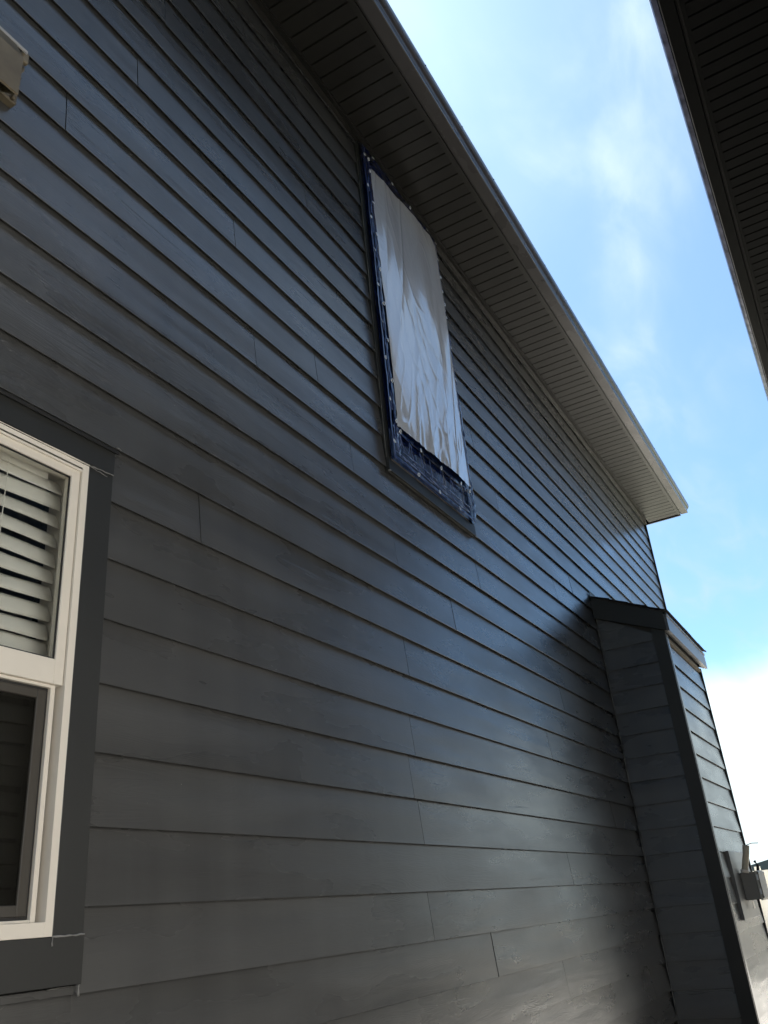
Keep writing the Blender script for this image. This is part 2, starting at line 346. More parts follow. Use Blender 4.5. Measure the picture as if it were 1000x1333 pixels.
def plank(mt, parent, a0, a1, zb, zt, zbase, axis='x', plane=0.0, ex=EX):
    """one lap board; exposed face slopes from 7 mm proud at its bottom edge to flush at the top"""
    d = random.uniform(-0.0008, 0.0008); tl = random.uniform(-0.0006, 0.0006)
    H = 0.208
    def yf(z_): return -0.0085 + (z_-zbase)/H*0.0160 + d
    top = min(zt, zbase+H)
    n = 1
    prof = [(yf(zb)+0.0030, zb+0.0003), (yf(zb)+0.0006, zb), (yf(zb), zb+0.0007), (yf(top), top), (yf(top)+0.0075, top)]
    mb = MB(); vs = []; K = len(prof)
    for a, q in ((a0, -tl), (a1, tl)):
        for y, z_ in prof:
            y += q + plane
            vs.append((a, y, z_) if axis == 'x' else (y, a, z_))
    fs = [tuple(range(K)), tuple(range(2*K-1, K-1, -1))] + [(i, i+K, (i+1) % K+K, (i+1) % K) for i in range(K)]
    mb.add(vs, fs); return mb.build('plank', mt, parent)

joints = {15: [1.531, 5.566], 13: [2.114], 17: [2.694], 11: [2.697], 9: [2.963], 5: [1.922], 7: [3.32], 8: [4.35], 6: [3.916], 4: [3.322],
          2: [3.305], 0: [3.31], 3: [5.149], -1: [5.156], -2: [3.317], -3: [3.902], -4: [4.793], 18: [1.66], 1: [-0.4, 6.3], 10: [5.9, 0.3],
          12: [4.9, 8.3], 14: [0.9, 4.6], 16: [4.3, 7.8], 19: [5.2, 8.6], 20: [0.5, 7.1], 21: [2.2, 5.9], 22: [4.7, 8.9], 23: [3.0, 6.6]}
OPS = [(0.50, 1.521, 1.425, 2.823), (3.300, 4.362, 3.523, 5.90)]
CH0, CH1, CHD = 6.93, 8.40, 0.53
for i in range(-8, 24):
    zb = Z0 + i*EX; zt = zb+0.208
    if i == 23: zt = ZS-0.006
    js = list(joints.get(i, [random.choice((0.8, 1.6, 2.4)) + 0.406*random.randint(0, 6)]))
    base = js[:]
    for j in base:
        for k in (-2, -1, 1, 2):
            x = j+3.66*k
            if all(abs(x-y) > 1.2 for y in js) and XW+0.3 < x < XE-0.3: js.append(x)
    js = sorted(js)
    cuts = [XW] + js + [XE-0.018]
    for a, b in zip(cuts, cuts[1:]):
        a += 0.0016 if a > XW else 0; b -= 0.0016
        segs = [(a, b, zb, zt)]
        for (ox0, ox1, oz0, oz1) in OPS + [(CH0+0.01, CH1-0.01, -1, 3.80)]:
            new = []
            for (p, q, c, d) in segs:
                if q <= ox0 or p >= ox1 or d <= oz0 or c >= oz1-0.001: new.append((p, q, c, d)); continue
                if p < ox0: new.append((p, ox0-0.001, c, d))
                if q > ox1: new.append((ox1+0.001, q, c, d))
                pp, qq = max(p, ox0-0.001), min(q, ox1+0.001)
                if c < oz0-0.003: new.append((pp, qq, c, oz0-0.0015))
                if d > oz1+0.02: new.append((pp, qq, max(c, oz1+0.0015), d))
            segs = new
        for (p, q, c, d) in segs:
            if q-p > 0.02: plank(MS_X, wall, p, q, c, d, zb)
box('corner_trim', M_TRIM, house, XE-0.018, XE+0.004, -0.020, 0.11, 0.30, ZS-0.09)
box('frieze_board', M_CHAN, house, XW, XE+0.004, -0.030, 0.0, 5.888, ZS-0.004)
box('frieze_lip', M_CHAN, house, XW, XE+0.004, -0.036, -0.0305, ZS-0.020, ZS-0.001)

# eave: soffit panels, channel, gutter
def eave(parent, ys, sgn, zs, x0, x1, y_wall, msof, mchan, mgut, mlip, p0, under):
    """ys: outward unit; y = ys + sgn*d with d the distance out from the wall plane"""
    def Y(d): return ys + sgn*d
    def bx(name, mt, a, b, d0, d1, z0, z1): return box(name, mt, parent, a, b, min(Y(d0), Y(d1)), max(Y(d0), Y(d1)), z0, z1)
    sof = MB().box(x0, x1, min(Y(y_wall), Y(0.45)), max(Y(y_wall), Y(0.45)), zs+0.016, zs+0.03).build('soffit', M_SOFGAP, parent)
    n = int((x1-x0)/0.1); a = p0
    src = None
    while a < x1-0.02:
        b = min(a+0.1, x1)
        if b-a > 0.099:
            if src is None:
                prof = [(a+0.0065, zs+0.0003), (b-0.0045, zs-0.0003), (b-0.0005, zs+0.009), (b-0.0005, zs+0.0155), (a+0.0022, zs+0.0155), (a+0.0022, zs+0.009)]
                y0, y1 = sorted((Y(y_wall+0.001), Y(0.418)))
                src = MB().prism(prof, y0, y1, 'y').build('soffit_panel', msof, sof); first = a
            else:
                o = src.copy(); COL.objects.link(o); o.location.x = src.location.x + (a-first)
                o.location.z = src.location.z + random.uniform(-0.0008, 0.0008)
                o.rotation_euler = (random.uniform(-0.002, 0.002), random.uniform(-0.006, 0.006), 0)
        a += 0.1
    # F channel
    pr = [(Y(0.4155), zs-0.006), (Y(0.449), zs-0.006), (Y(0.449), zs+0.03), (Y(0.4195), zs+0.03), (Y(0.4195), zs+0.0), (Y(0.4155), zs-0.002)]
    MB().prism(pr, x0, x1-0.02).build('soffit_channel', mchan, parent)
    bx('fascia', mchan, x0, x1, 0.449 if False else 0.4525, 0.462, zs-0.001, zs+0.13)
    # ogee gutter, hollow
    out = [(0.463, 0.115), (0.463, -0.004), (0.534, -0.004), (0.5385, 0.0), (0.5400, 0.012), (0.5415, 0.030), (0.5480, 0.045), (0.5600, 0.055), (0.5690, 0.070), (0.5720, 0.088), (0.5720, 0.108), (0.5680, 0.112)]
    inn = [(d-0.003, zz+ (0.003 if zz < 0.02 else 0)) for d, zz in out[::-1]]
    inn = [(0.5640, 0.106)] + [(d-0.0035, zz+0.001) for d, zz in out[-3:3:-1]] + [(0.5345, 0.0), (0.4665, 0.0), (0.4665, 0.115)]
    MB().prism([(Y(d), zs+zz) for d, zz in out+inn], x0, x1).build('gutter', mgut, parent)
    MB().prism([(Y(d), zs+zz) for d, zz in [(0.5335, -0.0065), (0.5395, -0.0065), (0.5405, -0.0015), (0.5335, -0.0045)]], x0, x1).build('gutter_lip', mlip, parent)
    MB().prism([(Y(d), zs+zz) for d, zz in out[1:]+[(0.50, 0.112), (0.463, 0.112)]], x1+0.0002, x1+0.002).build('gutter_end_cap', mgut, parent)
    return sof
eave(house, 0.0, -1, ZS, XW, 10.80, 0.030, M_SOFFIT, M_CHAN, M_GUT, M_LIP, 6.88-0.1*108, None)
box('rake_trim', M_TRIM, house, 10.8005, 10.822, -0.4445, 4.6, ZS-0.012, ZS+0.10)
box('rake_soffit', M_SOFFIT, house, XE+0.006, 10.7995, 0.012, 4.6, ZS+0.002, ZS+0.02)
# hanger screws on the gutter front
for k in range(16):
    x = 2.7+0.52*k
    MB().tube([(x, -0.5725, 6.068), (x, -0.576, 6.068)], 0.004, 8).build('screw', M_LIP, house)
# roof slab
roof = MB().prism([(-0.50, ZS+0.118), (4.6, ZS+2.42), (9.6, ZS+0.118), (9.6, ZS+0.26), (4.6, ZS+2.56), (-0.52, ZS+0.23), (-0.555, ZS+0.135)], XW-0.2, 10.83, 'x').build('roof', M_SHING, house)

# ---------------- lower window
win = empty('window', (0.98, 0, 1.527), parent=house)
t0 = MB()
box('side_trim', M_TRIM, win, 1.4315, 1.520, -0.024, 0.012, 1.528, 2.7235, bevel=0.0012)
box('side_trim', M_TRIM, win, 0.440, 0.5285, -0.024, 0.012, 1.528, 2.7235, bevel=0.0012)
box('head_trim', M_TRIM, win, 0.438, 1.5215, -0.026, 0.012, 2.7245, 2.802, bevel=0.0012)
box('sill_trim', M_TRIM, win, 0.438, 1.5225, -0.026, 0.012, 1.4270, 1.5265, bevel=0.0012)
MB().prism([(-0.030, 2.8035), (0.0, 2.8085), (0.0, 2.826), (-0.003, 2.826), (-0.003, 2.812), (-0.033, 2.807), (-0.033, 2.796), (-0.030, 2.796)], 0.43, 1.53).build('head_flashing', M_CHAN, win)
ring(MB(), *LOW, -0.0265, 0.10, 0.0215, 0.0215, 0.030, 0.020).build('frame', M_VINYL, win, bevel=0.0008)
MB().box(0.5525, 1.4075, -0.0262, 0.05, 2.6955, 2.7).box(0.5525,1.4075,-0.0262,0.05,2.6885,2.694).build('frame_bead', M_VINYL, win)
ring(MB(), 0.5525, 1.4065, 2.085, 2.693, -0.020, 0.008, 0.028, 0.028, 0.062, 0.028).build('upper_sash', M_VINYL, win, bevel=0.0012)
ring(MB(), 0.5805, 1.3785, 2.147, 2.665, -0.0150, -0.0115, 0.004, 0.004, 0.004, 0.004).build('glazing_bead', M_GASKET, win)
box('glass', M_GLASS, win, 0.582, 1.377, -0.0110, -0.0080, 2.1485, 2.6635)
MB().box(1.3905, 1.4080, 0.022, 0.036, 1.5575, 2.0845).box(0.552, 0.5695, 0.022, 0.036, 1.5575, 2.0845).build('jamb_liner', M_VGROOVE, win)
MB().box(1.3985, 1.4005, 0.004, 0.0215, 1.5575, 2.0845).build('jamb_fin', M_VGROOVE, win)
ring(MB(), 0.568, 1.3925, 1.5575, 2.0845, -0.012, 0.016, 0.0135, 0.0135, 0.006, 0.008).build('lower_sash', M_VINYL, win, bevel=0.001)
ring(MB(), 0.582, 1.3785, 1.5640, 2.0760, -0.002, 0.012, 0.006, 0.006, 0.006, 0.006).build('gasket', M_GASKET, win)
ring(MB(), 0.5882, 1.3722, 1.5702, 2.0698, -0.006, 0.006, 0.026, 0.026, 0.024, 0.022).build('screen_frame', M_BRONZE, win, bevel=0.002)
box('insect_screen', M_SCREEN, win, 0.6143, 1.3461, -0.0005, 0.0005, 1.5943, 2.0477)
box('glass', M_GLASS, win, 0.5815, 1.379, 0.0125, 0.0155, 1.565, 2.076)
# caulk seams at trim corners and over the frame head
def bead(parent, p, q, r0, seg=9, mt=M_CAULKD, jit=0.0015, name='caulk_bead'):
    p, q = Vector(p), Vector(q); pts = []; rs = []
    for i in range(seg+1):
        t = i/seg; w = p.lerp(q, t) + Vector([random.uniform(-jit, jit) for _ in range(3)]); pts.append(w); rs.append(r0*random.uniform(0.5, 1.3))
    return MB().tube(pts, rs, 6).build(name, mt, parent, smooth=True)
bead(win, (1.430, -0.026, 1.527), (1.521, -0.0255, 1.5275), 0.0022, 8, M_CAULK)
bead(win, (1.432, -0.026, 1.5275), (1.431, -0.026, 1.507), 0.0016, 4, M_CAULK)
bead(win, (1.424, -0.027, 2.7175), (1.519, -0.0255, 2.7240), 0.0016, 9, M_CAULK)
bead(win, (1.428, -0.0265, 2.7175), (1.50, -0.0255, 2.712), 0.0010, 7, M_CAULK)
bead(win, (0.55, -0.027, 2.7178), (1.430, -0.027, 2.7178), 0.0022, 10, M_VINYL, 0.0004)
bead(win, (1.4310, -0.0245, 1.53), (1.4310, -0.0245, 2.715), 0.0016, 30, M_CAULKD, 0.0005)
bead(win, (1.5225, -0.012, 1.43), (1.5222, -0.012, 1.526), 0.0017, 8, M_CAULKD)
bead(win, (1.5235, -0.016, 1.404), (1.5215, -0.020, 1.437), 0.0024, 5, M_CAULK)
bead(win, (1.44, -0.012, 1.424), (1.525, -0.012, 1.4235), 0.0016, 8, M_CAULKD)
bead(win, (1.532, -0.02, 2.8285), (1.552, -0.016, 2.8270), 0.002, 4, M_CAULK)

# blind hung inside the lower window
blind = empty('window_blind', (0.98, 0.085, 1.60), 'white slatted blind hanging behind the glass of the lower left window, slats uneven', 'blind')
box('headrail', M_BLIND, blind, 0.60, 1.36, 0.055, 0.105, 2.672, 2.71)
for k in range(21):
    zc = 2.655 - 0.0525*k
    tilt = rad(75 + random.uniform(-10, 8)) ; twist = random.uniform(-0.10, 0.10); sag = random.uniform(-0.012, 0.012); xr = 1.400+random.uniform(-0.004, 0.002)
    mb = MB(); vs = []; fs = []; nx = 7; ny = 5
    for i in range(nx+1):
        t = i/nx; x = 0.60 + (xr-0.60)*t; tt = tilt + twist*math.sin(t*3.1) * 2
        zo = sag*(t-0.5) + 0.004*math.sin(t*6.3+k)
        for j in range(ny+1):
            s = (j/ny-0.5)*0.050; cv = 0.0035*(1-(2*j/ny-1)**2)
            vs.append((x, 0.047 - (-s*math.cos(tt)) - cv*math.sin(tt), zc+zo + s*math.sin(tt) + cv*math.cos(tt)))
    for i in range(nx):
        for j in range(ny):
            a = i*(ny+1)+j; fs.append((a, a+1, a+ny+2, a+ny+1))
    o = mb.add(vs, fs).build('slat', M_BLIND, blind, smooth=True)
    md = o.modifiers.new('thick', 'SOLIDIFY'); md.thickness = 0.0022
for x in (0.75, 1.215):
    MB().tube([(x, 0.0285, 2.67), (x, 0.0275, 2.1), (x, 0.0285, 1.6)], 0.0012, 5).build('cord', M_BLIND, blind)
# plain room behind
rm = MB().box(-0.6, 2.5, 3.0, 3.05, 0.2, 2.95).box(-0.65, -0.601, 0.151, 3.05, 0.2, 2.95).box(2.501, 2.55, 0.151, 3.05, 0.2, 2.95).box(-0.6, 2.5, 0.151, 3.0, 2.951, 3.0).box(-0.6, 2.5, 0.151, 3.0, 0.15, 0.2)
rm.build('room', M_ROOM, house)

# ---------------- upper window: trim, frame and glass behind the plastic
uw = empty('window', (3.83, 0, 3.53), parent=house)
box('side_trim', M_TRIM, uw, 3.3015, 3.3330, -0.022, 0.012, 3.592, 5.885, bevel=0.001)
box('side_trim', M_TRIM, uw, 4.3350, 4.3605, -0.022, 0.012, 3.592, 5.885, bevel=0.001)
box('sill_trim', M_TRIM, uw, 3.3010, 4.3610, -0.024, 0.012, 3.5250, 3.5915, bevel=0.001)
box('head_trim', M_TRIM, uw, 3.3335, 4.3345, -0.022, 0.012, 5.8405, 5.885, bevel=0.001)
ring(MB(), *UP, 0.0, 0.09, 0.04, 0.04, 0.05, 0.04).build('frame', M_VINYL, uw)
box('glass', M_GLASS, uw, 3.375, 4.295, 0.04, 0.045, 3.645, 5.80)
box('mullion', M_VINYL, uw, 3.375, 4.295, 0.005, 0.038, 4.70, 4.75)
bead(uw, (3.298, -0.020, 3.520), (3.312, -0.024, 3.524), 0.004, 3, M_CAULK, 0.003)
bead(uw, (4.355, -0.022, 3.521), (4.368, -0.020, 3.523), 0.004, 3, M_CAULK, 0.003)
bead(uw, (3.30, -0.012, 3.60), (3.30, -0.012, 5.86), 0.0022, 30, M_CAULKD, 0.001)
bead(uw, (3.31, -0.012, 3.5225), (4.35, -0.012, 3.5225), 0.0020, 20, M_CAULKD, 0.001)

# ---------------- plastic cover over the upper window
cov = empty('plastic_window_cover', (3.83, -0.03, 3.60), 'milky wrinkled plastic sheet with navy border and round fasteners covering the tall upper window', 'plastic cover')
def fbm(x, y, z_, o=4): return noise.fractal((x, y, z_), 0.9, 2.0, o)
def ridge(x, y, z_):
    return 1-abs(noise.noise((x, y, z_)))*2
def sheet(name, mt, nx, nz, edge, disp, parent):
    vs = []; fs = []
    for j in range(nz+1):
        for i in range(nx+1):
            s, t = i/nx, j/nz
            x, zz = edge(s, t); vs.append((x, disp(s, t, x, zz), zz))
    for j in range(nz):
        for i in range(nx):
            a = j*(nx+1)+i; fs.append((a, a+1, a+nx+2, a+nx+1))
    o = MB().add(vs, fs).build(name, mt, parent, smooth=True)
    return o
# clear film over the whole opening; sky reflection put into its navy colour
def e_navy(s, t):
    return 3.322 + s*(4.345-3.322) + 0.0, 3.597 + t*(5.868-3.597)
def d_navy(s, t, x, zz):
    k = 0.14
    w = noise.noise((x*5, zz*6, 3.3))*0.010 + noise.noise((x*12, zz*4, 8.3))*0.006
    return -0.0290 - k*w
sheet('sky_tint_film', M_NAVY, 110, 230, e_navy, d_navy, cov)
# milky sheet
def e_milk(s, t):
    z0 = 3.812 + 0.022*s - 0.012*math.sin(s*3.14) + 0.003*noise.noise((s*14, 0, 0)) + 0.002*noise.noise((s*40, 3, 0))
    xl = 3.391 + 0.006*noise.noise((t*7, 5, 0)) - 0.010*max(0, 0.12-t)*4
    # the top edge climbs to the right; its right end is rounded off
    z1 = 5.712 + 0.100*s + 0.006*noise.noise((s*12, 9, 0)) - 0.30*max(0, s-0.88)**1.3*3
    xr = 4.318 + 0.010*noise.noise((t*6, 1, 2)) - 0.004*t + 0.008*math.exp(-((t-0.05)/0.05)**2)
    return xl + s*(xr-xl), z0 + t*(z1-z0)
def d_milk(s, t, x, zz):
    # broad pleats hanging down, diagonal pulls, crumples towards the bottom edge
    wx = x + 0.05*noise.noise((zz*0.9, x, 3.0))
    a = 0.010*noise.noise((wx*3.1, zz*0.55, 0.0)) + 0.004*noise.noise((wx*6.5, zz*0.9, 4.0))
    b = max(0, ridge(wx*4.3-zz*0.7, zz*0.45, 2.0)-0.5)**2*0.014
    msk = max(0, min(1, 0.5+1.6*noise.noise((x*2.2, zz*1.1, 30))))
    c = max(0, ridge(x*6+zz*2.5, zz*1.8-x*3, 5.0)-0.62)**2*0.014*msk
    lo = math.exp(-t*6.0)
    d = max(0, ridge(x*9-zz*2, zz*3.2, 8.0)-0.6)**2*0.032*lo
    e = max(0, ridge(x*20+zz*17, zz*15, 4.0)-0.80)**2*0.020*msk
    pin = 0.018*math.sin(math.pi*min(1, max(0, s)))**0.6
    return -0.049 - pin*(0.6+0.4*noise.noise((zz*1.7, x, 1))) - a - b - c - d - e
sheet('milky_sheet', M_SHEET, 130, 280, e_milk, d_milk, cov)
# border strips
def strip(name, x0, x1, z0, z1, y, vert=True, amp=0.003, mt=M_TAPE):
    nx, nz = (4, 90) if vert else (90, 4)
    def ed(s, t):
        x = x0+s*(x1-x0); zz = z0+t*(z1-z0)
        if vert: x += 0.0025*noise.noise((zz*6, x0*3, 0))
        else: zz += 0.003*noise.noise((x*7, z0*3, 0))
        return x, zz
    o = sheet(name, mt, nx, nz, ed, lambda s, t, x, zz: y - amp*noise.noise((x*9, zz*9, y*50)) - amp*ridge(x*16, zz*16, 2)**3, cov)
    md = o.modifiers.new('thick', 'SOLIDIFY'); md.thickness = 0.0015; return o
strip('border_strip', 3.3265, 3.348, 3.60, 5.86, -0.0420)
strip('border_strip', 3.356, 3.395, 3.80, 5.80, -0.0460, mt=M_NAVY)
strip('border_strip', 4.318, 4.343, 3.60, 5.84, -0.0420, amp=0.004)
strip('border_strip', 3.330, 4.34, 3.601, 3.618, -0.0425, vert=False, amp=0.003)
strip('border_strip', 3.395, 4.33, 3.778, 3.800, -0.0440, vert=False, amp=0.004, mt=M_NAVY)
strip('border_strip', 3.34, 4.33, 5.832, 5.862, -0.0420, vert=False, amp=0.004, mt=M_NAVY)
# clear film hem: pale glossy folds along the bottom and right side
M_CLEAR = mat('clear_film_fold', (0.10, 0.14, 0.26), 0.14, 0.7, col2=(0.03, 0.05, 0.14), vscale=16, coat=0.6, bump=0.25, bscale=12, bdist=0.004)
for k in range(2):
    z_ = 3.632+0.045*k+random.uniform(-.004, .004); xa = 3.36+0.03*k+random.uniform(0, .04); xb = 4.325-random.uniform(0, .10)
    strip('film_fold', xa, xb, z_, z_+0.0055, -0.0435-0.002*k, vert=False, amp=0.003, mt=M_CLEAR)
strip('film_fold', 4.322, 4.338, 3.62, 4.45, -0.050, amp=0.005, mt=M_CLEAR)
strip('film_fold', 3.372, 3.392, 3.63, 3.80, -0.047, amp=0.005, mt=M_CLEAR)
strip('film_fold', 3.326, 3.333, 3.62, 5.30, -0.046, amp=0.002, mt=M_CLEAR)
# highlights of the clear film put in as pale streaks at the fasteners
M_GLINT = mat('clear_film_glint', (0.22, 0.30, 0.52), 0.2, 0.7, col2=(0.05, 0.08, 0.22), vscale=22)
def glint_streak(p, q, w=0.0016, jit=0.004, seg=7):
    bead(cov, p, q, w, seg, M_GLINT, jit, name='film_glint')
for x0 in (3.409, 3.52, 3.641, 3.76, 3.893, 4.02, 4.162, 4.27):
    for _ in range(2):
        dx = random.uniform(-0.03, 0.045)
        glint_streak((x0+random.uniform(-.008, .008), -0.047, 3.772), (x0+dx, -0.046, 3.772-random.uniform(0.05, 0.13)), random.uniform(0.001, 0.002), 0.003, 5)
for k in range(5):
    x0 = 3.35+0.19*k
    glint_streak((x0, -0.0465, 3.655+random.uniform(-.008, .012)), (x0+random.uniform(.14, .24), -0.0465, 3.635+random.uniform(-.01, .01)), 0.0026, 0.003, 8)
glint_streak((3.350, -0.046, 3.80), (3.372, -0.047, 3.66), 0.004, 0.003, 7); glint_streak((3.372, -0.047, 3.66), (3.46, -0.047, 3.632), 0.0035, 0.003, 6)
for k in range(11):
    z_ = 3.72+0.175*k; glint_streak((3.352+random.uniform(-.003, .003), -0.0475, z_), (3.353, -0.0475, z_+random.uniform(.07, .15)), 0.0020, 0.0012, 6)
for k in range(9):
    z_ = 3.64+0.16*k; glint_streak((4.336, -0.049, z_), (4.334, -0.049, z_+random.uniform(.06, .14)), 0.0018, 0.002, 6)
# fasteners
def grommet():
    mb = MB(); vs = []; fs = []; n = 14
    pr = [(0.0045, 0.0), (0.0045, -0.002), (0.0085, -0.0032), (0.0115, -0.0018), (0.012, 0.0)]
    for k in range(n):
        a = 2*math.pi*k/n
        for (rr, yy) in pr: vs.append((rr*math.cos(a), yy, rr*math.sin(a)))
    K = len(pr)
    for k in range(n):
        for q in range(K-1): fs.append((k*K+q, k*K+q+1, ((k+1) % n)*K+q+1, ((k+1) % n)*K+q))
    return mb.add(vs, fs)
g0 = grommet().build('grommet', M_STEEL, cov, smooth=True)
spots = [(3.336, z_) for z_ in (5.772, 5.510, 5.251, 4.997, 4.735, 4.474, 4.225, 3.959, 3.70)]
spots += [(3.376, z_) for z_ in (5.765, 5.661, 5.396, 5.142, 4.871, 4.62, 4.363, 4.094, 3.838)]
spots += [(3.409, 3.788), (3.641, 3.782), (3.893, 3.781), (4.162, 3.792), (4.30, 3.80), (3.586, 3.607), (3.839, 3.607), (4.099, 3.607)]
spots += [(4.331, z_) for z_ in (5.824, 5.67, 5.509, 5.38, 5.265, 5.154, 4.9, 4.64, 4.38)]
spots += [(x, 5.846) for x in (3.45, 3.70, 3.95, 4.2)]
for k, (x, z_) in enumerate(spots):
    o = g0 if k == 0 else g0.copy()
    if k: COL.objects.link(o)
    o.location = Vector((x, -0.0545 if abs(x-3.376) < 0.001 or z_ in (3.788, 3.782, 3.781, 3.792) else -0.0505, z_)) - WLOC[cov.name]
    o.rotation_euler = (random.uniform(-.3, .3), 0, random.uniform(-.25, .25))
# loose threads at the bottom corners
for (p, q) in (((3.66, -0.052, 3.785), (3.665, -0.056, 3.70)), ((3.90, -0.052, 3.78), (3.915, -0.058, 3.665)), ((4.16, -0.052, 3.79), (4.175, -0.056, 3.70)), ((4.28, -0.055, 3.80), (4.23, -0.06, 3.77)), ((4.335, -0.05, 3.62), (4.352, -0.055, 3.585))):
    bead(cov, p, q, 0.0016, 6, M_CAULK, 0.004, name='thread')

# ---------------- boxed-out chimney chase
chase = MB().box(CH0+0.018, CH1-0.012, -CHD+0.012, 0.011, 0.30, 3.62).build('chimney_chase', M_SHEATH, house)
box('chase_foundation', M_CONC, house, CH0+0.03, CH1-0.03, -CHD+0.03, 0.019, -0.3, 0.30)
def zroof(y): return 3.83 + (3.565-3.83)*(-y)/0.565          # underside of the shingles along the slope
for i in range(-8, 10):
    zb = Z0+i*EX
    # left return (faces the camera); board tops follow the slope
    zt = zb+0.208
    if i < 9: plank(MS_Y, chase, -0.4395, -0.016, zb, zt, zb, 'y', CH0+0.008)
    else:
        mb = MB(); x0 = CH0+0.001
        mb.prism([(-0.4395, zb), (-0.016, zb), (-0.016, zb+0.29), (-0.4395, zb+0.06)], x0, x0+0.009, 'x').build('plank', MS_Y, chase)
    # front
    if i < 9:
        zt2 = min(zt, 3.345)
        plank(MS_X, chase, CH0+0.072, CH1-0.016, zb-0.02, zt2-0.02, zb-0.02, 'x', -CHD+0.0)
box('corner_board', M_TRIM, chase, CH0-0.014, CH0+0.0175, -CHD-0.0135, -0.441, 0.30, 3.50)
box('corner_board', mat('corner_trim_sheen', (0.075, 0.075, 0.073), 0.3, var=0.1), chase, CH0+0.018, CH0+0.070, -CHD-0.016, -CHD+0.012, 0.30, 3.40)  # lighter copy of the trim: grazing sheen on the front put into colour
box('corner_board', M_TRIM, chase, CH1-0.015, CH1+0.008, -CHD-0.014, -CHD+0.07, 0.30, 3.39)
bead(house, (CH0-0.003, -0.012, 0.35), (CH0-0.003, -0.012, 3.80), 0.0042, 90, M_CAULKD, 0.0024)
bead(house, (CH0-0.006, -0.016, 1.2), (CH0-0.006, -0.016, 3.62), 0.0022, 60, M_CAULKD, 0.0035)
# rake board on the left, fascia in front, frieze strip under it
MB().prism([(-0.003, 3.650), (-0.003, 3.826), (-0.566, 3.564), (-0.566, 3.412)], CH0-0.034, CH0-0.0145).build('rake_board', M_TRIM, chase)
box('rake_soffit', M_SOFFIT, chase, CH0-0.0143, CH0+0.02, -0.565, -0.5445, 3.414, 3.425)
box('fascia_board', mat('painted_fascia', (0.10, 0.10, 0.11), 0.35, 0.5, var=0.08), chase, CH0-0.0335, CH1+0.115, -0.588, -0.567, 3.405, 3.548)
box('drip_edge', M_LIP, chase, CH0-0.036, CH1+0.12, -0.594, -0.5885, 3.535, 3.552)
box('soffit', M_SOFFIT, chase, CH0+0.0205, CH1+0.11, -0.5665, -CHD-0.0165, 3.412, 3.422)
box('frieze_strip', mat('tan_strip', (0.17, 0.14, 0.095), 0.7, 0.3, var=0.2, vscale=12, vstretch=(1, 4, 4)), chase, CH0+0.071, CH1-0.0155, -CHD-0.010, -CHD+0.011, 3.352, 3.384)  # tan strip between the fascia and the top board
MB().prism([(-0.003, 3.650), (-0.003, 3.826), (-0.566, 3.564), (-0.566, 3.412)], CH1+0.095, CH1+0.115).build('rake_board', M_TRIM, chase)
deck = MB().prism([(-0.001, 3.829), (-0.585, 3.5565), (-0.585, 3.5685), (-0.001, 3.841)], CH0-0.036, CH1+0.12).build('roof_deck', M_SHEATH, chase)
rows = 4
for j in range(rows):
    y1 = -0.612+0.150*j; y0 = min(y1+0.30, -0.002)
    za = 3.571 + (y1+0.585)*(3.841-3.5685)/0.584
    zb_ = 3.571 + (y0+0.585)*(3.841-3.5685)/0.584
    x = CH0-0.048 - (0.16 if j % 2 else 0)
    while x < CH1+0.13:
        a, b = max(x, CH0-0.048+random.uniform(-.006, .006)), min(x+0.318, CH1+0.135)
        if b-a > 0.02:
            h = 0.0035*2+random.uniform(0, .0035); q = random.uniform(-.004, .004)
            MB().prism([(y1+q, za+0.004+0.004), (y0, zb_+0.001), (y0, zb_+0.0045), (y1+q, za+0.008+h)], a+0.0015, b-0.0015).build('shingle', M_SHING, chase)
        x += 0.32
box('step_flashing', M_TRIM, chase, CH0-0.05, CH1+0.15, -0.012, -0.0085, 3.80, 3.885)

# ------------------------------------------------------------------ things on the walls
# dryer vent hood
vt = empty('vent_hood', (0.83, 0, 3.80), 'beige plastic vent hood with cracked edge on the siding at the upper left', 'vent')
box('mounting_flange', M_BEIGE, vt, 0.64, 1.048, -0.030, 0.0, 3.797, 4.012, bevel=0.004)
MB().prism([(-0.031, 4.006), (-0.052, 4.008), (-0.104, 3.90), (-0.106, 3.738), (-0.100, 3.735), (-0.098, 3.90), (-0.046, 3.996), (-0.031, 3.996)], 0.672, 1.000).build('hood', M_BEIGE, vt)
for xa in (0.672, 0.9945):
    MB().prism([(-0.031, 3.994), (-0.045, 3.994), (-0.097, 3.90), (-0.097, 3.742), (-0.031, 3.80)], xa, xa+0.0055).build('hood_cheek', M_BEIGE, vt)
box('hood_lip', mat('lit_vent_edge', (0.42, 0.41, 0.40), 0.5), vt, 0.66, 1.040, -0.058, -0.0525, 4.000, 4.011)  # lit top edge of the hood, put in as a paler colour
box('corner_clip', M_BEIGE, vt, 1.028, 1.054, -0.050, -0.0305, 3.972, 4.014, bevel=0.004)
box('flap', M_DARK, vt, 0.69, 0.985, -0.090, -0.086, 3.750, 3.88)
bead(vt, (1.045, -0.031, 3.96), (1.030, -0.034, 3.80), 0.006, 12, M_BEIGE, 0.004, name='sealant')
bead(vt, (1.002, -0.062, 3.955), (0.992, -0.100, 3.74), 0.0022, 10, M_DARK, 0.002, name='crack')

